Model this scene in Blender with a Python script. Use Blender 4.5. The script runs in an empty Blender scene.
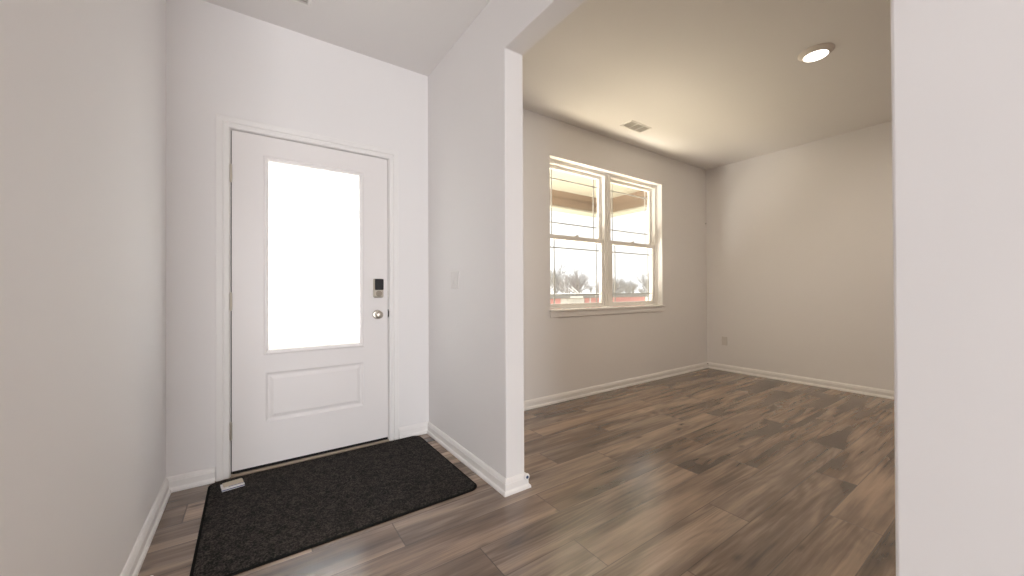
import bpy, bmesh, math, random
from mathutils import Vector, Matrix

# ------------------------------------------------------------------ camera
C = bpy.context.scene.collection
sc = bpy.context.scene
F_PX, YAW, PITCH, ROLL, CAM_H = 375.07, 0.6051, 0.0051, -0.004, 1.0874
cam_d = bpy.data.cameras.new('camera')
cam = bpy.data.objects.new('camera', cam_d)
C.objects.link(cam)
cam_d.sensor_width = 36.0
cam_d.sensor_fit = 'HORIZONTAL'
cam_d.lens = F_PX / 1024 * 36.0
cam_d.clip_start = 0.02
cam_d.clip_end = 400
fw = Vector((math.sin(YAW) * math.cos(PITCH), math.cos(YAW) * math.cos(PITCH), math.sin(PITCH)))
rt = Vector((math.cos(YAW), -math.sin(YAW), 0))
up = rt.cross(fw)
r2 = rt * math.cos(ROLL) + up * math.sin(ROLL)
u2 = -rt * math.sin(ROLL) + up * math.cos(ROLL)
cam.matrix_world = Matrix(((r2.x, u2.x, -fw.x, 0), (r2.y, u2.y, -fw.y, 0), (r2.z, u2.z, -fw.z, CAM_H), (0, 0, 0, 1)))
sc.camera = cam

# ------------------------------------------------------------------ light and exposure
sc.view_settings.view_transform = 'Standard'
sc.view_settings.look = 'None'
sc.view_settings.exposure = 0.75
sc.view_settings.gamma = 1.0
sc.view_settings.use_curve_mapping = False
sc.cycles.use_denoising = True
sc.cycles.max_bounces = 14
sc.cycles.diffuse_bounces = 8
sc.cycles.sample_clamp_indirect = 3.0
sc.cycles.use_adaptive_sampling = False
sc.cycles.denoising_prefilter = 'ACCURATE'
sc.cycles.blur_glossy = 1.0

world = bpy.data.worlds.new('overcast_sky')
sc.world = world
world.use_nodes = True
bg = world.node_tree.nodes['Background']
bg.inputs['Color'].default_value = (1.0, 0.99, 0.98, 1)
bg.inputs['Strength'].default_value = 1.0


def light(name, kind, loc, target, energy, color, size=None, size_y=None, spread=None):
    d = bpy.data.lights.new(name, kind)
    d.energy = energy
    d.color = color
    if kind == 'AREA':
        d.shape = 'RECTANGLE' if size_y else 'DISK'
        d.size = size
        if size_y:
            d.size_y = size_y
        if spread:
            d.spread = spread
    elif kind == 'SUN':
        d.angle = size
    o = bpy.data.objects.new(name, d)
    C.objects.link(o)
    o.location = loc
    o.rotation_euler = (Vector(target) - Vector(loc)).to_track_quat('-Z', 'Y').to_euler()
    return o


# hazy winter sun in front of the house; the porch roof keeps it off the window
light('sun', 'SUN', (30, 30, 30), (30 - 28, 30 - 28.0, 30 - 29.6), 11.0, (1.0, 0.94, 0.82), math.radians(0.6))
# back lamp: area light added outside the made-up patio door, for daylight from behind
# area lights added on the deck and stoop in place of bounced sun
light('deck_bounce_lamp', 'AREA', (3.5, 3.68, -0.085), (3.5, 3.68, 3), 102.0, (1.0, 0.845, 0.61), 3.0, 0.95)
light('stoop_bounce_lamp', 'AREA', (0.15, 3.46, -0.085), (0.15, 3.46, 3), 330.0, (1.0, 0.93, 0.85), 1.8, 1.0)
light('back_daylight_lamp', 'AREA', (-1.05, -5.25, 1.24), (-1.05, 0, 1.24), 165.0, (0.955, 0.945, 0.985), 1.75, 2.15)

# sky portals: tell the renderer where the sky shows into the rooms
for nm, loc, tgt, w_, h_ in (('window_portal', (3.245, 2.93, 1.636), (3.245, 0, 1.636), 1.80, 1.48),
                             ('side_portal', (-5.33, -2.3, 1.35), (0, -2.3, 1.35), 2.1, 1.9),
                             ('patio_portal', (-1.05, -5.03, 1.18), (-1.05, 0, 1.18), 2.2, 2.2)):
    light(nm, 'AREA', loc, tgt, 1.0, (1, 1, 1), w_, h_).data.cycles.is_portal = True

# ------------------------------------------------------------------ dimensions (metres)
D = 2.743           # inside face of the front wall
XL = -0.387         # inside face of the left wall
XP, TH = 1.113, 0.122   # hall face and thickness of the wall between hall and room
YP, YN = 1.670, 0.1946  # the two ends of the wide opening
ZC, ZS = 2.74, 2.3875   # ceiling, underside of the header
XR = 5.18           # inside face of the right wall
YB, YRB = -4.9, -1.3        # rear of hall, rear of room
XB, YL = -5.2, 0.6   # left wall of the space behind, rear end of the hall's left wall
FT = 0.17           # front wall thickness
WX0, WX1, WZ0, WZ1 = 2.3425, 4.148, 0.894, 2.378
DX0, DX1, DZ1 = -0.1008, 0.8046, 2.035
PI = math.pi


# ------------------------------------------------------------------ node helper
class N:
    def __init__(self, name):
        self.m = bpy.data.materials.new(name)
        self.m.use_nodes = True
        self.t = self.m.node_tree
        self.b = self.t.nodes['Principled BSDF']
        self.out = self.t.nodes['Material Output']

    def n(self, typ, ins=None, **kw):
        nd = self.t.nodes.new(typ)
        for k, v in kw.items():
            setattr(nd, k, v)
        for k, v in (ins or {}).items():
            self.put(nd.inputs[k], v)
        return nd

    def put(self, sock, v):
        if hasattr(v, 'outputs'):
            v = v.outputs[0]
        if isinstance(v, bpy.types.NodeSocket):
            self.t.links.new(v, sock)
        else:
            sock.default_value = v

    def math(self, op, a, b=0.0, c=0.0):
        nd = self.t.nodes.new('ShaderNodeMath')
        nd.operation = op
        for i, v in enumerate((a, b, c)):
            self.put(nd.inputs[i], v)
        return nd.outputs[0]

    def mix(self, fac, a, b, blend='MIX'):
        nd = self.t.nodes.new('ShaderNodeMix')
        nd.data_type = 'RGBA'
        nd.blend_type = blend
        for i, v in ((0, fac), (6, a), (7, b)):
            if isinstance(v, tuple) and len(v) == 3:
                v = (*v, 1)
            self.put(nd.inputs[i], v)
        return nd.outputs[2]

    def set(self, **kw):
        for k, v in kw.items():
            if isinstance(v, tuple) and len(v) == 3:
                v = (*v, 1)
            self.put(self.b.inputs[k.replace('_', ' ')], v)
        return self

    def obj(self):
        return self.n('ShaderNodeTexCoord').outputs['Object']

    def noise(self, vec, scale, detail=3.0, rough=0.5, dist=0.0):
        return self.n('ShaderNodeTexNoise', {'Vector': vec, 'Scale': scale, 'Detail': detail, 'Roughness': rough, 'Distortion': dist}).outputs[0]

    def scale(self, vec, s):
        return self.n('ShaderNodeMapping', {'Vector': vec, 'Scale': s}).outputs[0]

    def bump(self, h, strength, dist=0.002):
        self.put(self.b.inputs['Normal'], self.n('ShaderNodeBump', {'Height': h, 'Strength': strength, 'Distance': dist}).outputs[0])
        return self


def paint(name, col, rough, tex=150.0, strength=0.06, var=0.03):
    k = N(name)
    v = k.obj()
    f = k.noise(v, 1.3, 2)
    dk = tuple(c * (1 - var) for c in col)
    k.set(Base_Color=k.mix(f, dk, col), Roughness=rough)
    k.bump(k.noise(v, tex, 2), strength, 0.001)
    return k.m


def metal(name, col, rough):
    k = N(name)
    v = k.obj()
    k.set(Base_Color=col, Metallic=1.0, Roughness=k.math('MULTIPLY_ADD', k.noise(v, 60, 2), 0.1, rough - 0.05))
    return k.m


M = {}
M['wall'] = paint('wall_paint', (0.83, 0.81, 0.80), 0.65)
M['ceiling'] = paint('ceiling_paint', (0.82, 0.80, 0.785), 0.8, 90, 0.12)
M['trim'] = paint('trim_enamel', (0.845, 0.825, 0.805), 0.42, 60, 0.02)
M['door'] = paint('door_enamel', (0.83, 0.80, 0.785), 0.42, 80, 0.03)
M['vinyl'] = paint('window_vinyl', (0.86, 0.84, 0.81), 0.35, 40, 0.02)
M['grille'] = paint('grille_bar', (0.55, 0.545, 0.53), 0.4, 40, 0.02)
M['plastic'] = paint('white_plastic', (0.84, 0.82, 0.80), 0.35, 40, 0.02)
M['plate'] = paint('device_plate', (0.68, 0.65, 0.62), 0.4, 40, 0.02)
M['switch'] = paint('switch_plate', (0.765, 0.74, 0.72), 0.4, 40, 0.02)
M['nickel'] = metal('satin_nickel', (0.58, 0.53, 0.46), 0.36)
M['nickel_dark'] = metal('darker_nickel', (0.36, 0.32, 0.27), 0.32)  # darker copy of the nickel, so the thumb-turn stands out
M['bronze'] = metal('dark_latch_metal', (0.05, 0.042, 0.038), 0.5)
M['black'] = paint('black_gloss', (0.022, 0.023, 0.027), 0.22, 40, 0.02)
M['rubber'] = paint('dark_rubber', (0.009, 0.0085, 0.008), 0.9, 120, 0.2)
M['sill'] = paint('threshold_strip', (0.42, 0.34, 0.26), 0.4, 60, 0.05)
M['vent_dark'] = paint('vent_cavity', (0.62, 0.59, 0.55), 0.8)
M['paper'] = paint('beige_paper', (0.62, 0.54, 0.43), 0.7, 40, 0.05, 0.12)
M['card'] = paint('white_card', (0.80, 0.79, 0.78), 0.6, 40, 0.05)
M['blue'] = paint('blue_ink', (0.07, 0.08, 0.22), 0.5)
M['navy'] = paint('navy_plug', (0.02, 0.05, 0.12), 0.4)
M['concrete'] = paint('porch_concrete', (0.78, 0.71, 0.61), 0.85, 20, 0.2, 0.15)
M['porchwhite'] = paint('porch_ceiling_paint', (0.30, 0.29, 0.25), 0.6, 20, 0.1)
M['tan'] = paint('tan_fascia', (0.20, 0.145, 0.105), 0.6, 10, 0.1, 0.12)
M['tan2'] = paint('tan_fascia_darker', (0.165, 0.118, 0.085), 0.6, 10, 0.1, 0.12)
M['siding'] = paint('house_siding', (0.55, 0.50, 0.45), 0.8)
M['red'] = paint('red_cladding', (0.82, 0.43, 0.415), 0.8, 3, 0.1, 0.12)
M['roof'] = paint('grey_roofing', (0.34, 0.33, 0.33), 0.85, 3, 0.1, 0.2)
M['bark'] = paint('grey_bark', (0.42, 0.41, 0.41), 0.9, 10, 0.1, 0.2)
M['shaft'] = paint('lamp_trim', (0.80, 0.74, 0.68), 0.5)

k = N('winter_grass')
v = k.obj()
k.set(Base_Color=k.mix(k.noise(v, 0.6, 5), (0.40, 0.37, 0.28), (0.50, 0.46, 0.38)), Roughness=0.95)
M['grass'] = k.m

# plank floor: boards 0.19 wide along x, 1.365 long, staggered per row
k = N('wood_plank_floor')
pos = k.obj()
sx = k.n('ShaderNodeSeparateXYZ', {0: pos})
X, Y = sx.outputs[0], sx.outputs[1]
PW, PL, Y0 = 0.19, 1.365, 1.005
rowf = k.math('DIVIDE', k.math('SUBTRACT', Y, Y0), PW)
row = k.math('FLOOR', rowf)
ramp = k.n('ShaderNodeValToRGB', {0: k.math('DIVIDE', k.math('ADD', row, 8.5), 24.0)})
ramp.color_ramp.interpolation = 'CONSTANT'
offs = {-8: .7, -7: .2, -6: .55, -5: .85, -4: .33, -3: .67, -2: .013, -1: .396, 0: .842, 1: .577, 2: .908, 3: .392, 4: .15, 5: .65, 6: .30, 7: .80, 8: .47, 9: .05}
el = ramp.color_ramp.elements
el[0].position = 0.0
el[0].color = (offs[-8],) * 3 + (1,)
el[1].position = 1.0
el[1].color = (0.25, 0.25, 0.25, 1)
for r_, o_ in sorted(offs.items()):
    if r_ > -8:
        e = el.new((r_ + 8) / 24.0)
        e.color = (o_, o_, o_, 1)
colf = k.math('SUBTRACT', k.math('DIVIDE', X, PL), ramp.outputs[0])
col = k.math('FLOOR', colf)
pid = k.n('ShaderNodeTexWhiteNoise', {'Vector': k.n('ShaderNodeCombineXYZ', {0: col, 1: row, 2: 3.0})}, noise_dimensions='3D')
pv = pid.outputs['Value']
pc = k.n('ShaderNodeSeparateColor', {0: pid.outputs['Color']})
shift = k.n('ShaderNodeCombineXYZ', {0: k.math('MULTIPLY', pc.outputs[0], 37.0), 1: k.math('MULTIPLY', pc.outputs[1], 53.0), 2: k.math('MULTIPLY', pv, 19.0)})
gp = k.n('ShaderNodeVectorMath', {0: pos, 1: shift}, operation='ADD').outputs[0]
streak = k.noise(k.scale(gp, (1.9, 42, 1)), 1.0, 3, 0.55, 0.25)
fine = k.noise(k.scale(gp, (9, 150, 1)), 1.0, 2, 0.5)
cloud = k.noise(k.scale(gp, (1.3, 10.0, 1)), 1.0, 3, 0.5, 0.35)
blot = k.n('ShaderNodeMapRange', {'Value': k.noise(k.scale(gp, (1.0, 6.0, 1)), 1.0, 2, 0.5, 0.4), 'From Min': 0.40, 'From Max': 0.78}, interpolation_type='SMOOTHERSTEP').outputs[0]
swirl = k.noise(k.scale(gp, (0.8, 7.5, 1)), 1.0, 1, 0.4, 0.2)
rings = k.math('SINE', k.math('MULTIPLY', swirl, 110.0))
ringm = k.n('ShaderNodeMapRange', {'Value': k.noise(k.scale(gp, (0.9, 3.0, 1)), 1.0, 1), 'From Min': 0.42, 'From Max': 0.66}, interpolation_type='SMOOTHSTEP').outputs[0]
knv = k.n('ShaderNodeTexVoronoi', {'Vector': k.scale(gp, (2.6, 6.5, 1)), 'Scale': 1.0, 'Randomness': 1.0})
knot = k.n('ShaderNodeMapRange', {'Value': knv.outputs['Distance'], 'From Min': 0.02, 'From Max': 0.15, 'To Min': 1.0, 'To Max': 0.0}, interpolation_type='SMOOTHSTEP')
tone = k.math('ADD', k.math('MULTIPLY', pv, 0.17), k.math('MULTIPLY', streak, 0.42))
tone = k.math('ADD', tone, k.math('MULTIPLY', cloud, 0.62))
tone = k.math('ADD', tone, k.math('MULTIPLY', fine, 0.14))
tone = k.math('SUBTRACT', tone, k.math('MULTIPLY', blot, 0.26))
tone = k.math('ADD', tone, k.math('MULTIPLY', k.math('MULTIPLY', rings, ringm), 0.05))
tr = k.n('ShaderNodeValToRGB', {0: k.math('MULTIPLY', k.math('SUBTRACT', tone, 0.38), 1.70)})
te = tr.color_ramp.elements
te[0].position, te[0].color = 0.0, (0.075, 0.055, 0.042, 1)
te[1].position, te[1].color = 1.0, (0.47, 0.365, 0.28, 1)
for p_, c_ in ((0.33, (0.17, 0.127, 0.097, 1)), (0.55, (0.265, 0.203, 0.157, 1)), (0.75, (0.35, 0.27, 0.21, 1))):
    e = te.new(p_)
    e.color = c_
warm = k.mix(k.math('MULTIPLY_ADD', pc.outputs[2], 0.5, 0.15), tr.outputs[0], (1.12, 0.97, 0.84), 'MULTIPLY')
kn = k.mix(k.math('MULTIPLY', knot, 0.75), warm, (0.045, 0.032, 0.025))


def edge(fr, w):
    a = k.math('FRACT', fr)
    d_ = k.math('MINIMUM', a, k.math('SUBTRACT', 1.0, a))
    return k.n('ShaderNodeMapRange', {'Value': d_, 'From Min': 0.0, 'From Max': w, 'To Min': 1.0, 'To Max': 0.0}).outputs[0]


seam = k.math('MAXIMUM', edge(rowf, 0.016), edge(colf, 0.0026))
k.set(Base_Color=k.mix(k.math('MULTIPLY', seam, 0.8), kn, (0.03, 0.023, 0.018)),
      Roughness=k.math('MULTIPLY_ADD', cloud, 0.12, 0.15))
k.put(k.b.inputs['Specular IOR Level'], 1.0)
hh = k.math('SUBTRACT', k.math('MULTIPLY', fine, 0.12), seam)
k.bump(hh, 0.14, 0.0015)
M['floor'] = k.m

# black door mat with brown-grey flecks
k = N('mat_pile')
v = k.obj()
fl = k.noise(v, 150, 2, 0.65)
fm = k.noise(v, 40, 3, 0.6)
f = k.n('ShaderNodeMapRange', {'Value': k.math('ADD', k.math('MULTIPLY', fl, 0.7), k.math('MULTIPLY', fm, 0.3)), 'From Min': 0.44, 'From Max': 0.64}).outputs[0]
k.set(Base_Color=k.mix(f, (0.010, 0.0095, 0.009), (0.075, 0.064, 0.055)), Roughness=0.95)
k.put(k.b.inputs['Specular IOR Level'], 0.15)
k.bump(fl, 0.7, 0.004)
M['pile'] = k.m

# clear glass: transparent with a fresnel reflection
k = N('mat_rubber')
v = k.obj()
k.set(Base_Color=k.mix(k.noise(v, 90, 2), (0.007, 0.007, 0.007), (0.014, 0.013, 0.012)), Roughness=0.95)
k.put(k.b.inputs['Specular IOR Level'], 0.05)
M['matrubber'] = k.m

k = N('clear_glass')
k.t.nodes.remove(k.b)
fr = k.n('ShaderNodeFresnel', {'IOR': 1.45})
ms = k.n('ShaderNodeMixShader', {0: k.math('MULTIPLY', fr.outputs[0], 0.2), 1: k.n('ShaderNodeBsdfTransparent', {'Color': (0.97, 0.98, 0.98, 1)}), 2: k.n('ShaderNodeBsdfGlossy', {'Roughness': 0.02})})
k.put(k.out.inputs['Surface'], ms)
M['glass'] = k.m

# frosted, rippled privacy glass
k = N('frosted_glass')
v = k.obj()
k.t.nodes.remove(k.b)
bn = k.n('ShaderNodeBump', {'Height': k.noise(v, 55, 3, 0.6, 0.5), 'Strength': 0.5, 'Distance': 0.004})
rf = k.n('ShaderNodeBsdfRefraction', {'Color': (0.86, 0.89, 0.92, 1), 'Roughness': 0.2, 'IOR': 1.12, 'Normal': bn})
tl = k.n('ShaderNodeBsdfTranslucent', {'Color': (0.50, 0.53, 0.57, 1)})
k.put(k.out.inputs['Surface'], k.n('ShaderNodeMixShader', {0: 0.55, 1: rf, 2: tl}))
M['frost'] = k.m

k = N('lamp_lens')
k.set(Base_Color=(1.0, 0.95, 0.88), Emission_Color=(1.0, 0.93, 0.84), Emission_Strength=4.0, Roughness=0.5)
M['lens'] = k.m


# ------------------------------------------------------------------ object helpers
def link(name, bm, mat, parent=None, smooth=False, loc=None):
    bmesh.ops.recalc_face_normals(bm, faces=bm.faces[:])
    me = bpy.data.meshes.new(name)
    bm.to_mesh(me)
    bm.free()
    me.materials.append(mat)
    if smooth:
        for p in me.polygons:
            p.use_smooth = True
    o = bpy.data.objects.new(name, me)
    C.objects.link(o)
    if parent:
        o.parent = parent
    if loc:
        o.location = loc
    return o


def tag(o, label, cat, group=None, kind=None):
    o['label'] = label
    o['category'] = cat
    if group:
        o['group'] = group
    if kind:
        o['kind'] = kind
    return o


def empty(name, loc, label, cat, group=None, kind=None, rz=0.0):
    o = bpy.data.objects.new(name, None)
    o.empty_display_size = 0.1
    C.objects.link(o)
    o.location = loc
    o.rotation_euler = (0, 0, rz)
    return tag(o, label, cat, group, kind)


def bevel(o, w, seg=2, ang=40):
    md = o.modifiers.new('bevel', 'BEVEL')
    md.width = w
    md.segments = seg
    md.limit_method = 'ANGLE'
    md.angle_limit = math.radians(ang)
    return o


def box(bm, x0, x1, y0, y1, z0, z1, mat=None):
    r = bmesh.ops.create_cube(bm, size=1.0)
    m = Matrix.Translation(((x0 + x1) / 2, (y0 + y1) / 2, (z0 + z1) / 2)) @ Matrix.Diagonal((x1 - x0, y1 - y0, z1 - z0, 1))
    if mat:
        m = mat @ m
    bmesh.ops.transform(bm, matrix=m, verts=r['verts'])
    return r['verts']


def nb():
    return bmesh.new()


def slab(u0, u1, v0, v1, w0, w1, holes, axis):
    """solid sheet with rectangular holes; (u,v) in its plane, w its thickness. axis 'y': u=x,v=z,w=y; 'x': u=y,v=z,w=x."""
    bm = nb()
    us = sorted({u0, u1, *[h[0] for h in holes], *[h[1] for h in holes]})
    vs = sorted({v0, v1, *[h[2] for h in holes], *[h[3] for h in holes]})
    us = [u for u in us if u0 <= u <= u1]
    vs = [q for q in vs if v0 <= q <= v1]

    def solid(i, j):
        if i < 0 or j < 0 or i >= len(us) - 1 or j >= len(vs) - 1:
            return False
        cu, cv = (us[i] + us[i + 1]) / 2, (vs[j] + vs[j + 1]) / 2
        return not any(h[0] < cu < h[1] and h[2] < cv < h[3] for h in holes)
    cache = {}

    def vt(i, j, w):
        key = (i, j, w)
        if key not in cache:
            a, b = us[i], vs[j]
            cache[key] = bm.verts.new((a, w, b) if axis == 'y' else (w, a, b))
        return cache[key]
    for i in range(len(us) - 1):
        for j in range(len(vs) - 1):
            if not solid(i, j):
                continue
            for w in (w0, w1):
                bm.faces.new((vt(i, j, w), vt(i + 1, j, w), vt(i + 1, j + 1, w), vt(i, j + 1, w)))
            for (di, dj, a, b) in ((-1, 0, (i, j), (i, j + 1)), (1, 0, (i + 1, j), (i + 1, j + 1)), (0, -1, (i, j), (i + 1, j)), (0, 1, (i, j + 1), (i + 1, j + 1))):
                if not solid(i + di, j + dj):
                    bm.faces.new((vt(*a, w0), vt(*b, w0), vt(*b, w1), vt(*a, w1)))
    return bm


def sweep(path, prof, place, side=1, closed=False):
    """profile (offset, rise) along a 2D path with mitred corners; place(a, b, rise) -> xyz. side=+1: offset to the left."""
    n = len(path)
    P = [Vector(p) for p in path]
    rings = []
    bm = nb()
    for i in range(n):
        d0 = (P[i] - P[i - 1]).normalized() if (i > 0 or closed) else None
        d1 = (P[(i + 1) % n] - P[i]).normalized() if (i < n - 1 or closed) else None
        d0 = d0 if d0 is not None else d1
        d1 = d1 if d1 is not None else d0
        n0 = Vector((-d0.y, d0.x)) * side
        n1 = Vector((-d1.y, d1.x)) * side
        m = (n0 + n1) / max(1e-6, 1 + n0.dot(n1))
        rings.append([bm.verts.new(place(P[i].x + m.x * o, P[i].y + m.y * o, r)) for o, r in prof])
    np_ = len(prof)
    for i in range(n if closed else n - 1):
        a, b = rings[i], rings[(i + 1) % n]
        for j in range(np_):
            bm.faces.new((a[j], a[(j + 1) % np_], b[(j + 1) % np_], b[j]))
    if not closed:
        bm.faces.new(rings[0])
        bm.faces.new(rings[-1])
    return bm


def lathe(bm, prof, mat, seg=32):
    """revolve (radius, height) about local z, then place by mat."""
    rings = []
    for r, h in prof:
        if r < 1e-6:
            rings.append([bm.verts.new(mat @ Vector((0, 0, h)))])
        else:
            rings.append([bm.verts.new(mat @ Vector((r * math.cos(2 * PI * i / seg), r * math.sin(2 * PI * i / seg), h))) for i in range(seg)])
    for a, b in zip(rings, rings[1:]):
        for i in range(seg):
            j = (i + 1) % seg
            if len(a) == 1 and len(b) == 1:
                continue
            if len(a) == 1:
                bm.faces.new((a[0], b[i], b[j]))
            elif len(b) == 1:
                bm.faces.new((a[i], a[j], b[0]))
            else:
                bm.faces.new((a[i], a[j], b[j], b[i]))
    for r in (rings[0], rings[-1]):
        if len(r) > 1:
            bm.faces.new(r)
    return bm


def rrect(x0, x1, z0, z1, r, seg=6):
    pts = []
    for cx, cz, a0 in ((x1 - r, z1 - r, 0), (x0 + r, z1 - r, 90), (x0 + r, z0 + r, 180), (x1 - r, z0 + r, 270)):
        for i in range(seg + 1):
            a = math.radians(a0 + 90 * i / seg)
            pts.append((cx + r * math.cos(a), cz + r * math.sin(a)))
    return pts


def prism(bm, pts, place, h0, h1, top_in=0.0, top_h=None):
    """extrude an outline between rises h0 and h1, optionally with a chamfered top"""
    levels = [(0.0, h0), (0.0, h1)]
    if top_in:
        levels.append((top_in, top_h))
    cx = sum(p[0] for p in pts) / len(pts)
    cz = sum(p[1] for p in pts) / len(pts)
    hx = max(abs(p[0] - cx) for p in pts)
    hz = max(abs(p[1] - cz) for p in pts)
    rings = []
    for ins, h in levels:
        rings.append([bm.verts.new(place(cx + (p[0] - cx) * (1 - ins / hx), cz + (p[1] - cz) * (1 - ins / hz), h)) for p in pts])
    for a, b in zip(rings, rings[1:]):
        for i in range(len(pts)):
            j = (i + 1) % len(pts)
            bm.faces.new((a[i], a[j], b[j], b[i]))
    bm.faces.new(rings[0])
    bm.faces.new(rings[-1])
    return bm


def tube(bm, p0, p1, r0, r1, seg=8):
    p0, p1 = Vector(p0), Vector(p1)
    q = (p1 - p0).to_track_quat('Z', 'Y').to_matrix().to_4x4()
    lathe(bm, [(r0, 0), (r1, (p1 - p0).length)], Matrix.Translation(p0) @ q, seg)


def copy_tree(o, parent=None):
    c = o.copy()
    C.objects.link(c)
    if parent:
        c.parent = parent
    for ch in list(o.children):
        copy_tree(ch, c)
    return c


# ------------------------------------------------------------------ room shell
bm = nb()
box(bm, XB - 0.15, XR + 0.15, YB - 0.15, D + 0.02, -0.12, 0.0)
tag(link('floor', bm, M['floor']), 'brown-grey wood plank floor running through hall and room', 'floor', kind='structure')
bm = nb()
box(bm, XB - 0.15, XR + 0.15, YB - 0.15, D + FT, ZC, ZC + 0.15)
tag(link('ceiling', bm, M['ceiling']), 'flat painted ceiling over the hall and the room', 'ceiling', kind='structure')

DO0, DO1, DOZ = DX0 - 0.03, DX1 + 0.03, DZ1 + 0.03
bm = slab(XL - 0.15, XR + 0.15, 0.0, ZC, D, D + FT, [(DO0, DO1, -1, DOZ), (WX0, WX1, WZ0 - 0.012, WZ1)], 'y')
bm2 = bm
tag(link('wall_front', bm2, M['wall']), 'white front wall holding the entry door and the double window', 'wall', kind='structure')
bm = nb()
box(bm, XL - 0.15, XL, YL, D, 0, ZC)
tag(link('wall_left', bm, M['wall']), 'plain white wall on the left of the entry hall', 'wall', kind='structure')
bm = slab(YB, D, 0, ZC, XP, XP + TH, [(YN, YP, -1, ZS)], 'x')
tag(bevel(link('wall_middle', bm, M['wall']), 0.006, 3), 'white partition wall with the wide plain opening into the room', 'wall', kind='structure')
bm = nb()
box(bm, XR, XR + 0.15, YRB - 0.15, D, 0, ZC)
tag(link('wall_right', bm, M['wall']), 'plain far right wall of the room with the outlet', 'wall', kind='structure')
bm = slab(XB - 0.15, XP, 0, ZC, YB - 0.15, YB, [(-2.15, 0.05, 0.08, 2.28)], 'y')
bmb = bm
bm = nb()
bm.free()
bm = slab(YB - 0.15, YL + 0.15, 0, ZC, XB - 0.15, XB, [(-3.35, -1.25, 0.40, 2.30)], 'x')
box(bm, XB, XL - 0.15, YL, YL + 0.15, 0, ZC)
tag(link('wall_side', bm, M['wall']), 'white walls of the space behind the camera, out of view', 'wall', kind='structure')
bm = bmb
tag(link('wall_back', bm, M['wall']), 'white wall closing the hall behind the camera, around the added glazed door', 'wall', kind='structure')
bm = nb()
box(bm, XP + TH, XR, YRB - 0.15, YRB, 0, ZC)
tag(link('wall_rear', bm, M['wall']), 'white wall closing the room out of view', 'wall', kind='structure')

# unseen patio door added so the light from behind has a source
pd = empty('added_door_2', (0, 0, 0), 'glazed patio door added behind the hall to bring in light, out of view', 'door', kind='structure')
bm = slab(-2.15, 0.05, 0.08, 2.28, YB - 0.11, YB - 0.05, [(-2.08, -1.08, 0.16, 2.22), (-1.02, -0.02, 0.16, 2.22)], 'y')
link('door_frame', bm, M['vinyl'], pd)
for a, b in ((-2.08, -1.08), (-1.02, -0.02)):
    bm = nb()
    box(bm, a, b, YB - 0.083, YB - 0.077, 0.16, 2.22)
    link('pane', bm, M['glass'], pd)

w2 = empty('added_window_2', (0, 0, 0), 'white picture window added behind the camera to bring in light, out of view', 'window', kind='structure')  # unseen window added to give daylight a way in behind the camera
link('window_frame', slab(-3.35, -1.25, 0.40, 2.30, XB - 0.12, XB - 0.06, [(-3.28, -2.33, 0.47, 2.23), (-2.27, -1.32, 0.47, 2.23)], 'x'), M['vinyl'], w2)
for a, b in ((-3.28, -2.33), (-2.27, -1.32)):
    bm = nb()
    box(bm, XB - 0.093, XB - 0.087, a, b, 0.47, 2.23)
    link('pane', bm, M['glass'], w2)

# baseboards
BASE = [(0, 0), (0.019, 0), (0.019, 0.010), (0.016, 0.018), (0.0125, 0.0215), (0.0115, 0.026), (0.0115, 0.056), (0.0095, 0.060), (0.0095, 0.064), (0.006, 0.074), (0.003, 0.0785), (0, 0.0795)]


BASE = [(a * 1.35, b) for a, b in BASE]


def baseboard(name, path, side, label):
    bm = sweep(path, BASE, lambda a, b, r: (a, b, r), side)
    return tag(link(name, bm, M['trim']), label, 'baseboard', kind='structure')


baseboard('baseboard_left', [(XL, YL), (XL, D), (DX0 - 0.076, D)], -1, 'white baseboard along the left hall wall up to the door casing')
baseboard('baseboard_middle', [(DX1 + 0.076, D), (XP, D), (XP, YP), (XP + TH, YP), (XP + TH, D), (XR, D), (XR, YRB)], -1,
          'white baseboard from the door around the wall end and along the room walls')
baseboard('baseboard_near', [(XP + TH, YRB), (XP + TH, YN), (XP, YN), (XP, YB)], -1, 'white baseboard on the near wall end, below the frame')

# ------------------------------------------------------------------ entry door
CAS = [(-0.006, 0), (0.0, 0.010), (0.004, 0.0115), (0.020, 0.0125), (0.026, 0.0105), (0.030, 0.0145), (0.052, 0.017), (0.058, 0.0175), (0.061, 0.015), (0.061, 0)]
ja, jb, jz = DX0 - 0.012, DX1 + 0.012, DZ1 + 0.010
bm = sweep([(ja, 0.0), (ja, jz), (jb, jz), (jb, 0.0)], CAS, lambda a, b, r: (a, D - r, b), 1)
tag(link('trim_1', bm, M['trim']), 'white stepped casing around the entry door', 'door casing', kind='structure')

dr = empty('door_1', (0, 0, 0), 'white entry door with frosted glass and one raised panel', 'door', kind='structure')
bm = nb()
for a, b, z0, z1 in ((DO0, DX0 - 0.005, 0, DOZ), (DX1 + 0.004, DO1, 0, DOZ), (DX0 - 0.005, DX1 + 0.004, DZ1 + 0.004, DOZ)):
    box(bm, a, b, D + 0.001, D + FT - 0.01, z0, z1)
for a, b, z0, z1 in ((DX0 - 0.005, DX0 + 0.012, 0.0, DZ1 + 0.004), (DX1 - 0.012, DX1 + 0.004, 0.0, DZ1 + 0.004), (DX0 + 0.012, DX1 - 0.012, DZ1 - 0.012, DZ1 + 0.004)):
    box(bm, a, b, D + 0.0473, D + 0.066, z0, z1)
link('door_jamb', bm, M['trim'], dr)
bm = nb()  # dark strips added beside the slab to block leaking light and darken the gap
box(bm, DX0 - 0.0048, DX0 - 0.0004, D + 0.014, D + 0.0465, 0.012, DZ1)
box(bm, DX1 + 0.0004, DX1 + 0.0038, D + 0.032, D + 0.0465, 0.012, DZ1)
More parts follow.
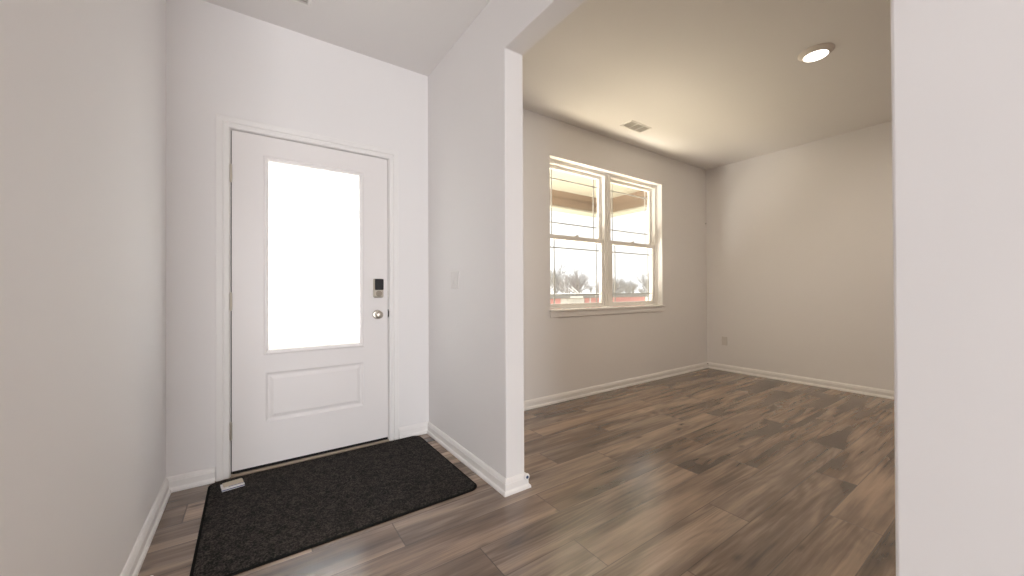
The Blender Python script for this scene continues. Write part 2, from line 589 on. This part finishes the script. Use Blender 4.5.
link('gap_light_block', bm, M['rubber'], dr)

FY, BY = D + 0.002, D + 0.047
LX0, LX1, LZ0, LZ1 = 0.058, 0.636, 0.700, 1.912     # lite opening in the slab
PX0, PX1, PZ0, PZ1 = 0.0650, 0.6360, 0.2860, 0.5860
bm = slab(DX0, DX1, 0.030, DZ1, FY, BY, [(LX0, LX1, LZ0, LZ1), (PX0, PX1, PZ0, PZ1)], 'y')
# moulded raised panel filling the lower hole, front and back
for ysign, y0 in ((1, FY), (-1, BY)):
    loops = [(0, 0), (0.004, 0.0025), (0.012, 0.0075), (0.019, 0.0085), (0.024, 0.0075), (0.040, 0.0015), (0.044, 0.001)]
    rings = []
    for ins, dy in loops:
        y = y0 + dy * ysign
        rings.append([bm.verts.new(p) for p in ((PX0 + ins, y, PZ0 + ins), (PX1 - ins, y, PZ0 + ins), (PX1 - ins, y, PZ1 - ins), (PX0 + ins, y, PZ1 - ins))])
    for a, b in zip(rings, rings[1:]):
        for i in range(4):
            j = (i + 1) % 4
            bm.faces.new((a[i], a[j], b[j], b[i]))
    bm.faces.new(rings[-1])
slab_o = link('door_slab', bm, M['door'], dr)

LF = [(0, 0.0), (0, -0.005), (0.006, -0.009), (0.012, -0.0095), (0.020, -0.004), (0.026, -0.002), (0.028, 0.012), (0.010, 0.012)]
bm = sweep([(LX0 - 0.004, LZ0 - 0.004), (LX1 + 0.004, LZ0 - 0.004), (LX1 + 0.004, LZ1 + 0.004), (LX0 - 0.004, LZ1 + 0.004)], LF,
           lambda a, b, r: (a, FY + r, b), 1, closed=True)
link('lite_frame', bm, M['door'], dr)
bm = nb()
box(bm, LX0 + 0.006, LX1 - 0.006, FY + 0.0125, FY + 0.0185, LZ0 + 0.006, LZ1 - 0.006)
link('frosted_pane', bm, M['frost'], dr)
bm = nb()
box(bm, DX0 + 0.002, DX1 - 0.002, FY + 0.004, BY - 0.004, 0.0125, 0.030)
link('door_sweep', bm, M['rubber'], dr)
for hz in (1.778, 1.025, 0.268):
    bm = nb()
    hx, hy = DX0 - 0.0035, D - 0.0045
    lathe(bm, [(0.0, -0.054), (0.004, -0.053), (0.0052, -0.050), (0.0065, -0.048), (0.0065, -0.017), (0.0058, -0.0165), (0.0065, -0.016), (0.0065, 0.016), (0.0058, 0.0165), (0.0065, 0.017), (0.0065, 0.048), (0.0052, 0.050), (0.004, 0.054), (0, 0.055)],
          Matrix.Translation((hx, hy, hz)), 16)
    hg = link('hinge', bm, M['nickel'], dr, smooth=False)
    bm = nb()
    box(bm, hx - 0.0014, hx + 0.0006, D - 0.002, D + 0.035, hz - 0.05, hz + 0.05)
    link('hinge_leaf', bm, M['nickel'], hg)

# keypad deadbolt (inside unit): nickel body, black cover, thumb-turn
KX, KZ = 0.734, 1.104
pl = lambda a, b, r: (a, FY - r, b)
bm = prism(nb(), rrect(KX - 0.033, KX + 0.033, 1.037, 1.171, 0.010), pl, 0.0, 0.024, 0.006, 0.030)
dbt = link('deadbolt', bm, M['nickel'], dr)
bm = prism(nb(), rrect(KX - 0.027, KX + 0.032, 1.091, 1.168, 0.006), pl, 0.026, 0.034, 0.004, 0.037)
link('keypad_cover', bm, M['black'], dbt)['label'] = 'black glossy cover'
bm = lathe(nb(), [(0.021, 0), (0.021, 0.006), (0.018, 0.008), (0, 0.008)], Matrix.Translation((KX, FY - 0.029, 1.065)) @ Matrix.Rotation(PI / 2, 4, 'X'), 28)
prism(bm, rrect(KX - 0.015, KX + 0.015, 1.059, 1.071, 0.005), pl, 0.034, 0.046, 0.002, 0.049)
link('thumb_turn', bm, M['nickel_dark'], dbt)

KNX, KNZ = 0.731, 0.916
kr = Matrix.Translation((KNX, FY, KNZ)) @ Matrix.Rotation(PI / 2, 4, 'X')
bm = lathe(nb(), [(0.011, 0.004), (0.011, 0.024), (0.018, 0.030), (0.0255, 0.038), (0.0275, 0.046), (0.0265, 0.054), (0.021, 0.061), (0.012, 0.0645), (0, 0.0655)], kr, 32)
kb = link('door_knob', bm, M['nickel'], dr, smooth=True)
bm = lathe(nb(), [(0.033, 0), (0.033, 0.003), (0.029, 0.008), (0.018, 0.010), (0, 0.010)], kr, 32)
link('rosette', bm, M['nickel'], kb)
bm = nb()
box(bm, DX1 - 0.0005, DX1 + 0.0045, D - 0.002, D + 0.030, 0.892, 0.950)
box(bm, DX1 + 0.0043, DX1 + 0.0125, D - 0.0030, D + 0.003, 0.898, 0.940)
link('strike_plate', bm, M['bronze'], dr)
bm = nb()
box(bm, DX1 - 0.0005, DX1 + 0.0045, D + 0.002, D + 0.030, 1.035, 1.085)
link('strike_plate', bm, M['nickel'], dr)

bm = nb()
prof = [(D - 0.013, 0.0), (D - 0.012, 0.006), (D - 0.004, 0.0105), (D + 0.05, 0.012), (D + 0.10, 0.008), (D + FT + 0.06, -0.02), (D + FT + 0.06, -0.10), (D + 0.021, -0.10), (D + 0.021, 0.0)]
ra = [bm.verts.new((DX0 - 0.004, y, z)) for y, z in prof]
rb = [bm.verts.new((DX1 + 0.004, y, z)) for y, z in prof]
for i in range(len(prof)):
    j = (i + 1) % len(prof)
    bm.faces.new((ra[i], ra[j], rb[j], rb[i]))
bm.faces.new(ra)
bm.faces.new(rb)
tag(link('trim_2', bm, M['sill']), 'tan threshold strip under the entry door', 'threshold', kind='structure')

# ------------------------------------------------------------------ window
wn = empty('window_1', (0, 0, 0), 'white double-hung twin window with prairie grilles', 'window', kind='structure')
WM = (WX0 + WX1) / 2
WY0, WY1 = D + 0.074, D + 0.160
zb = WZ0 + 0.004
FR = 0.036
bm = slab(WX0, WX1, zb, WZ1, WY0, WY1, [(WX0 + FR, WM - 0.048, zb + 0.018, WZ1 - FR), (WM + 0.048, WX1 - FR, zb + 0.018, WZ1 - FR)], 'y')
box(bm, WM - 0.012, WM + 0.012, WY0 - 0.008, WY0 + 0.002, zb, WZ1)
for a, b, z0, z1 in ((WX0, WX0 + 0.014, zb, WZ1), (WX1 - 0.014, WX1, zb, WZ1), (WX0 + 0.014, WX1 - 0.014, WZ1 - 0.014, WZ1)):
    box(bm, a, b, WY0 - 0.008, WY0 + 0.002, z0, z1)
bevel(link('window_frame', bm, M['vinyl'], wn), 0.003, 2)
ZM0, ZM1 = 1.592, 1.640
RAIL = 0.040
for (a, b) in ((WX0 + FR, WM - 0.048), (WM + 0.048, WX1 - FR)):
    for (z0, z1, y0, y1, vx, hz) in ((ZM0 + 0.004, WZ1 - FR, D + 0.122, D + 0.152, 0.066, (2.218, 1.770)), (zb + 0.018, ZM1, D + 0.084, D + 0.114, 0.066, (1.512, 1.037))):
        st = 0.040
        gz0, gz1 = z0 + (0.030 if z0 < 1 else 0.044), z1 - (0.046 if z0 < 1 else 0.032)
        bm = slab(a + 0.001, b - 0.001, z0, z1, y0, y1, [(a + st, b - st, gz0, gz1)], 'y')
        sh = bevel(link('sash', bm, M['vinyl'], wn), 0.004, 2)
        yc = (y0 + y1) / 2
        bm = nb()
        box(bm, a + st - 0.004, b - st + 0.004, yc - 0.003, yc + 0.003, gz0 - 0.004, gz1 + 0.004)
        link('pane', bm, M['glass'], sh)
        bm = nb()
        for x in (a + st + vx, b - st - vx):
            box(bm, x - 0.006, x + 0.006, yc + 0.004, yc + 0.009, gz0, gz1)
        for z in hz:
            box(bm, a + st, b - st, yc + 0.0042, yc + 0.0088, z - 0.006, z + 0.006)
        link('grille', bm, M['grille'], sh)
    # cam lock on the meeting rail
    bm = nb()
    xm = (a + b) / 2
    box(bm, xm - 0.025, xm + 0.025, D + 0.088, D + 0.112, ZM1, ZM1 + 0.010)
    box(bm, xm - 0.006, xm + 0.022, D + 0.084, D + 0.098, ZM1 + 0.010, ZM1 + 0.018)
    bevel(link('sash_lock', bm, M['plastic'], wn), 0.003, 2)

bm = nb()
box(bm, WX0 + 0.001, WX1 - 0.001, D - 0.001, WY0 + 0.03, WZ0 - 0.0115, WZ0)
box(bm, WX0 - 0.014, WX1 + 0.016, D - 0.024, D - 0.0005, WZ0 - 0.020, WZ0)
box(bm, WX0 - 0.004, WX1 + 0.008, D - 0.013, D - 0.0005, WZ0 - 0.074, WZ0 - 0.0195)
tag(bevel(link('trim_3', bm, M['trim']), 0.004, 2), 'white sill and apron under the twin window', 'window sill', kind='structure')

# ------------------------------------------------------------------ things in the hall
mt = empty('doormat', (0.4125, 2.2555, 0.0), 'large black doormat flecked with grey lying inside the entry door', 'doormat', rz=0.006)
flat = lambda a, b, r: (a, b, r)
bm = prism(nb(), rrect(-0.613, 0.613, -0.4625, 0.4625, 0.055, 10), flat, 0.0003, 0.004, 0.003, 0.0055)
link('rubber_border', bm, M['matrubber'], mt)
bm = prism(nb(), rrect(-0.601, 0.601, -0.4505, 0.4505, 0.046, 10), flat, 0.0052, 0.009, 0.005, 0.0105)
link('carpet_pile', bm, M['pile'], mt)

# small folded paper packet lying on the mat's corner
pk = empty('paper_packet', (-0.092, 2.592, 0.0106), 'small beige folded paper packet lying on the doormat by the hinge side', 'packet', rz=math.radians(8))
bm = nb()
box(bm, -0.050, 0.050, -0.046, -0.022, 0.0, 0.013)
box(bm, -0.050, 0.050, -0.022, 0.045, 0.0, 0.006)
bevel(link('booklet', bm, M['card'], pk), 0.0012, 2)['label'] = 'white folded card'
bm = nb()
v_ = box(bm, -0.034, 0.050, -0.024, 0.046, 0.0064, 0.0094)
box(bm, -0.040, 0.046, -0.020, 0.040, 0.0094, 0.0130, Matrix.Rotation(math.radians(2), 4, 'Z'))
bevel(link('paper_cover', bm, M['paper'], pk), 0.001, 2)['label'] = 'beige paper'
bm = nb()
box(bm, -0.0502, 0.0502, -0.0466, -0.0440, 0.004, 0.0085)
box(bm, -0.020, 0.050, -0.030, -0.026, 0.0131, 0.0138)
link('printed_stripe', bm, M['blue'], pk)['label'] = 'dark blue stripe'

# spring door stop on the left baseboard
ds = empty('door_stop', (XL + 0.0155, 1.872, 0.0445), 'white-tipped spring door stop low on the left baseboard', 'door stop')
rx = Matrix.Rotation(PI / 2, 4, 'Y')
bm = lathe(nb(), [(0.0, -0.0005), (0.012, -0.0005), (0.012, 0.004), (0.006, 0.009), (0, 0.009)], rx, 20)
link('base_cap', bm, M['nickel'], ds)
bm = nb()
turns, per = 16, 10
prev = None
for i in range(turns * per + 1):
    a = 2 * PI * i / per
    cxx = 0.008 + 0.050 * i / (turns * per)
    ring = []
    for q in range(5):
        t_ = 2 * PI * q / 5
        rr = 0.0052 + 0.0011 * math.cos(t_)
        ring.append(bm.verts.new((cxx + 0.0011 * math.sin(t_), rr * math.cos(a), rr * math.sin(a))))
    if prev:
        for q in range(5):
            bm.faces.new((prev[q], prev[(q + 1) % 5], ring[(q + 1) % 5], ring[q]))
    prev = ring
link('spring', bm, M['nickel'], ds, smooth=True)
bm = lathe(nb(), [(0.0, 0.056), (0.0085, 0.056), (0.0095, 0.060), (0.0095, 0.070), (0.007, 0.074), (0, 0.075)], rx, 20)
link('rubber_tip', bm, M['plastic'], ds, smooth=True)['label'] = 'white rubber tip'

# round white cap with a dark blue centre on the pillar's baseboard
cp = empty('round_bumper', (XP + TH - 0.0005, YP - 0.0157, 0.0640), 'round white cap with dark blue centre on the wall-end baseboard', 'cap')
ry = Matrix.Rotation(PI / 2, 4, 'X')
bm = lathe(nb(), [(0.0, 0.0), (0.018, 0.0), (0.018, 0.006), (0.015, 0.0095), (0.010, 0.0100), (0, 0.0100)], ry, 28)
link('cap_ring', bm, M['plastic'], cp, smooth=False)
bm = lathe(nb(), [(0.0, 0.0098), (0.0085, 0.0098), (0.0075, 0.0120), (0, 0.0125)], ry, 20)
link('cap_centre', bm, M['navy'], cp)['label'] = 'dark blue centre'

# light switch on the partition
sw = empty('light_switch', (XP - 0.0004, 2.275, 1.157), 'white light switch plate on the hall side of the partition wall', 'light switch')
px = lambda a, b, r: (-r, a, b)
bm = prism(nb(), rrect(-0.058, 0.058, -0.058, 0.058, 0.006), px, 0.0, 0.0035, 0.003, 0.006)
link('wall_plate', bm, M['switch'], sw)
for o_ in (-0.023, 0.023):
    bm = nb()
    box(bm, -0.0085, -0.0055, o_ - 0.0165, o_ + 0.0165, -0.033, 0.033)
    bmesh.ops.rotate(bm, verts=bm.verts[:], cent=(-0.007, 0, 0), matrix=Matrix.Rotation(math.radians(3.5), 3, 'Y'))
    bevel(link('rocker', bm, M['switch'], sw), 0.001, 2)

# outlet on the far right wall
ol = empty('wall_outlet', (XR - 0.0004, 2.507, 0.395), 'white duplex outlet low on the far right wall', 'outlet')
bm = prism(nb(), rrect(-0.035, 0.035, -0.057, 0.057, 0.006), px, 0.0, 0.0035, 0.003, 0.006)
link('wall_plate', bm, M['plate'], ol)
for z in (-0.020, 0.020):
    bm = prism(nb(), rrect(-0.0165, 0.0165, z - 0.014, z + 0.014, 0.009), px, 0.0055, 0.0075)
    rc = link('receptacle', bm, M['plate'], ol)
    bm = nb()
    for a in (-0.0065, 0.0065):
        box(bm, -0.0079, -0.0074, a - 0.001, a + 0.001, z - 0.002, z + 0.006)
    lathe(bm, [(0.0, 0.0), (0.002, 0.0), (0.002, 0.0005), (0, 0.0005)], Matrix.Translation((-0.0074, 0, z - 0.008)) @ Matrix.Rotation(-PI / 2, 4, 'Y'), 10)
    link('slots', bm, M['vent_dark'], rc)

# two small dark-headed fasteners in the far corner of the room
for nm, z, y, lab in (('wall_fitting', 1.9925, D - 0.0004, 'tiny round fitting with dark centre high in the far corner'),
                      ('cable_stub', 0.063, D - 0.0156, 'tiny dark cable stub at baseboard height in the far corner')):
    e_ = empty(nm, (XR - 0.028, y, z), lab, 'fitting')
    bm = lathe(nb(), [(0, 0), (0.012, 0), (0.012, 0.004), (0.009, 0.006), (0, 0.006)], ry, 20)
    link('mount', bm, M['plastic'], e_)
    bm = lathe(nb(), [(0, 0.0055), (0.0065, 0.0055), (0.005, 0.012), (0, 0.013)], ry, 14)
    link('stub', bm, M['bronze'], e_)['label'] = 'dark centre'


# ------------------------------------------------------------------ ceiling fittings
def vent(x0, x1, y0, y1, label, group):
    cx_, cy_ = (x0 + x1) / 2, (y0 + y1) / 2
    w, h = (x1 - x0) / 2, (y1 - y0) / 2
    e = empty('ceiling_vent', (cx_, cy_, ZC), label, 'vent', group)
    dn = lambda a, b, r: (a, b, -r)
    b_ = 0.019
    bm = sweep([(-w, -h), (w, -h), (w, h), (-w, h)], [(0, 0.0002), (0.0, 0.002), (0.006, 0.007), (b_ - 0.004, 0.007), (b_, 0.004), (b_, 0.0002)], dn, 1, closed=True)
    link('vent_frame', bm, M['plastic'], e)
    bm = nb()
    box(bm, -w + b_, w - b_, -h + b_, h - b_, -0.0012, -0.0002)
    link('duct_opening', bm, M['vent_dark'], e)
    iw, ih = w - b_, h - b_
    n_ = 7
    for i in range(n_):
        bm = nb()
        y = -ih + (i + 0.5) * 2 * ih / n_
        box(bm, -iw, iw, -0.0060, 0.0060, -0.0006, 0.0006)
        bmesh.ops.transform(bm, matrix=Matrix.Translation((0, y, -0.0052)) @ Matrix.Rotation(math.radians(24), 4, 'X'), verts=bm.verts[:])
        link('louver', bm, M['plastic'], e)
    for f in (-0.34, 0.34):
        bm = nb()
        box(bm, f * iw - 0.003, f * iw + 0.003, -ih, ih, -0.0085, -0.0012)
        link('divider', bm, M['plastic'], e)
    return e


vent(3.042, 3.368, 2.332, 2.481, 'white louvred vent in the room ceiling by the window wall', 'ceiling vents')
vent(-0.072, 0.277, 2.288, 2.453, 'white louvred vent in the hall ceiling, cut by the top edge', 'ceiling vents')

lp = empty('recessed_light', (3.238, 0.938, ZC), 'round lit flush ceiling light in the room ceiling', 'ceiling light')
dnm = Matrix.Rotation(PI, 4, 'X')
bm = lathe(nb(), [(0.070, 0.0002), (0.102, 0.0002), (0.102, 0.003), (0.090, 0.012), (0.075, 0.026), (0.070, 0.027), (0.070, 0.020)], dnm, 40)
link('trim_ring', bm, M['shaft'], lp, smooth=True)
bm = lathe(nb(), [(0, 0.020), (0.0695, 0.020), (0.0695, 0.0255), (0.060, 0.028), (0, 0.029)], dnm, 40)
link('lens', bm, M['lens'], lp, smooth=True)
light('recessed_lamp', 'AREA', (3.238, 0.938, ZC - 0.034), (3.238, 0.938, 0), 13.0, (1.0, 0.86, 0.70), 0.13)

# ------------------------------------------------------------------ outside: porch, neighbour, trees
bm = nb()
box(bm, -2.0, 6.0, D + FT, 4.30, -0.30, -0.10)
tag(link('porch_floor', bm, M['concrete']), 'concrete porch deck in front of the house', 'porch floor', kind='structure')
bm = nb()
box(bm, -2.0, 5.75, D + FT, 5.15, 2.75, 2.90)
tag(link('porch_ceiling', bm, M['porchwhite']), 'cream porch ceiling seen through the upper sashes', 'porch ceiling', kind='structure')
bm = nb()
box(bm, -2.0, 6.5, D + FT, 5.4, 2.90, 3.05)
tag(link('porch_roof', bm, M['roof']), 'grey porch roof above the cream ceiling', 'roof', kind='structure')
bmn = empty('porch_beam', (0, 0, 0), 'tan porch beam seen through the upper window panes', 'beam', kind='structure')
bm = nb()
box(bm, -2.0, 5.60, 4.714, 4.93, 2.62, 2.75)
box(bm, 5.38, 5.60, D + FT, 4.714, 2.62, 2.75)
link('upper_board', bm, M['tan'], bmn)
bm = nb()
box(bm, -2.0, 5.61, 4.704, 4.94, 2.485, 2.62)
box(bm, 5.37, 5.61, D + FT, 4.704, 2.485, 2.62)
link('lower_board', bm, M['tan2'], bmn)
bm = nb()
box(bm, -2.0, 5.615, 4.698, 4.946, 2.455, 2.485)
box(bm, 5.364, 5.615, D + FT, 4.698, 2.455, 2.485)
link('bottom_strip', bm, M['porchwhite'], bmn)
pp = empty('porch_post', (5.485, 4.82, -0.10), 'white porch post at the corner of the beams', 'post', kind='structure')
bm = nb()
box(bm, -0.06, 0.06, -0.06, 0.06, 0.0, 2.555)
link('shaft', bm, M['vinyl'], pp)
bm = nb()
box(bm, -0.08, 0.08, -0.08, 0.08, 0.0, 0.18)
link('plinth', bm, M['vinyl'], pp)

bm = nb()
ys = [D + FT, 6, 12, 20, 30, 60, 140]
zs = [-0.32, -0.35, -0.8, -1.5, -2.0, -2.6, -3.0]
g0 = [bm.verts.new((-60, y, z)) for y, z in zip(ys, zs)]
g1 = [bm.verts.new((160, y, z)) for y, z in zip(ys, zs)]
for i in range(len(ys) - 1):
    bm.faces.new((g0[i], g0[i + 1], g1[i + 1], g1[i]))
tag(link('ground', bm, M['grass']), 'pale winter lawn sloping away from the porch', 'ground', kind='structure')

# red building across the way
BYF = 32.0
bl = empty('red_building', (0, 0, 0), 'low red building with grey roof and white garage door', 'building')
bm = slab(26.0, 44.6, -2.15, 0.12, BYF, BYF + 0.3, [(28.85, 32.75, -2.2, 0.08)], 'y')
box(bm, 26.0, 26.3, BYF + 0.3, BYF + 8, -2.15, 0.12)
box(bm, 44.3, 44.6, BYF + 0.3, BYF + 8, -2.15, 0.12)
box(bm, 26.3, 44.3, BYF + 7.7, BYF + 8, -2.15, 0.12)
link('wall', bm, M['red'], bl)
bm = nb()
rp = [(BYF - 0.5, 0.10), (BYF - 0.62, 0.52), (BYF + 4, 0.45), (BYF + 8.5, 0.52), (BYF + 8.5, 0.10)]
a_ = [bm.verts.new((25.4, y, z)) for y, z in rp]
b_ = [bm.verts.new((45.0, y, z)) for y, z in rp]
for i in range(5):
    j = (i + 1) % 5
    bm.faces.new((a_[i], a_[j], b_[j], b_[i]))
bm.faces.new(a_)
bm.faces.new(b_)
link('roof', bm, M['roof'], bl)
gd = nb()
box(gd, 28.87, 32.73, BYF + 0.05, BYF + 0.12, -2.12, 0.07)
for i in range(4):
    z = -2.10 + i * 0.545
    for q in range(4):
        x = 28.97 + q * 0.945
        box(gd, x, x + 0.82, BYF + 0.02, BYF + 0.06, z + 0.07, z + 0.47)
link('garage_door', gd, M['vinyl'], bl)['label'] = 'white panelled garage door'
bm = nb()
box(bm, 29.75, 31.75, BYF - 0.70, BYF - 0.50, 0.13, 0.33)
link('white_fascia', bm, M['vinyl'], bl)['label'] = 'white board over the garage door'
for x in (27.9, 33.6, 37.5, 44.4):
    bm = nb()
    box(bm, x - 0.1, x + 0.1, BYF - 0.06, BYF, -2.15, 0.10)
    link('corner_board', bm, M['vinyl'], bl)
tag(bl, 'low red building with grey roof and white garage door', 'building')
lad = empty('white_rails', (0, 0, 0), 'pair of slanting white rails above the grey roof of the red building', 'rails')
for dx in (0.0, -0.42):
    bm = nb()
    tube(bm, (31.55 + dx, BYF + 1.0, 1.42 + dx * 0.4), (32.80 + dx, BYF + 1.0, 0.60), 0.075, 0.075, 8)
    link('rail', bm, M['vinyl'], lad)


def tree(name, x, y, z0, h, seed, label, spread=0.5, depth=6, group='bare trees beyond the red building'):
    rnd = random.Random(seed)
    bm = nb()

    def seg(p, q, r0, r1):
        d = (q - p).normalized()
        s = d.orthogonal().normalized()
        t = d.cross(s)
        a = [bm.verts.new(p + (s * math.cos(w) + t * math.sin(w)) * r0) for w in (0, 2.094, 4.189)]
        b = [bm.verts.new(q + (s * math.cos(w) + t * math.sin(w)) * r1) for w in (0, 2.094, 4.189)]
        for i in range(3):
            j = (i + 1) % 3
            bm.faces.new((a[i], a[j], b[j], b[i]))

    def grow(p, d, ln, r, lev):
        q = p + d * ln
        seg(p, q, r, r * 0.72)
        if lev == 0:
            return
        for i in range(3 if lev > 1 else 4):
            nd = (d + Vector((rnd.uniform(-1, 1), rnd.uniform(-1, 1), rnd.uniform(-0.2, 0.75))) * spread * 1.15).normalized()
            grow(p + d * ln * rnd.uniform(0.25, 1.0), nd, ln * rnd.uniform(0.72, 0.95), r * 0.66, lev - 1)
    grow(Vector((0, 0, 0)), Vector((rnd.uniform(-.1, .1), rnd.uniform(-.1, .1), 1)).normalized(), h * 0.17, h * 0.014, depth)
    o = link(name, bm, M['bark'], loc=(x, y, z0))
    return tag(o, label, 'tree' if 'tree' in name else 'shrub', group)


TR = [(44.2, 46, 9.6, 1, 'bare tree at the left edge of the left lower pane'),
      (48.0, 55, 11.6, 2, 'tallest bare tree, behind the white garage door'),
      (49.6, 43.5, 9.0, 3, 'bare tree above the right end of the white garage door'),
      (54.5, 56, 10.6, 8, 'bare tree behind the slanting white rails'),
      (54.6, 47, 9.0, 4, 'bare tree beside the window mullion in the left lower pane'),
      (61.0, 52, 8.8, 5, 'bare tree beside the mullion in the right lower pane'),
      (64.0, 45, 9.4, 6, 'bare tree left of centre in the right lower pane'),
      (70.5, 54, 10.2, 9, 'bare tree right of centre in the right lower pane'),
      (70.8, 43, 9.8, 7, 'bare tree at the right edge of the right lower pane')]
for x, y, h, s, lab in TR:
    tree('bare_tree', x, y, -2.5, h * 1.22, s, lab, 0.62, 6)
SH = [(52.6, 'low bare shrub far back at the left edge of the window'),
      (57.4, 'low bare shrub far back above the white garage door'),
      (61.6, 'low bare shrub far back behind the white rails'),
      (65.8, 'low bare shrub far back just left of the mullion'),
      (74.0, 'low bare shrub far back just right of the mullion'),
      (79.2, 'low bare shrub far back in the middle of the right lower pane'),
      (85.0, 'low bare shrub far back at the right of the right lower pane')]
for q, (x, lab) in enumerate(SH):
    tree('bare_shrub', x, 62, -1.2, 6.2, 40 + q, lab, 0.85, 5, 'bare shrubs far beyond the red building')
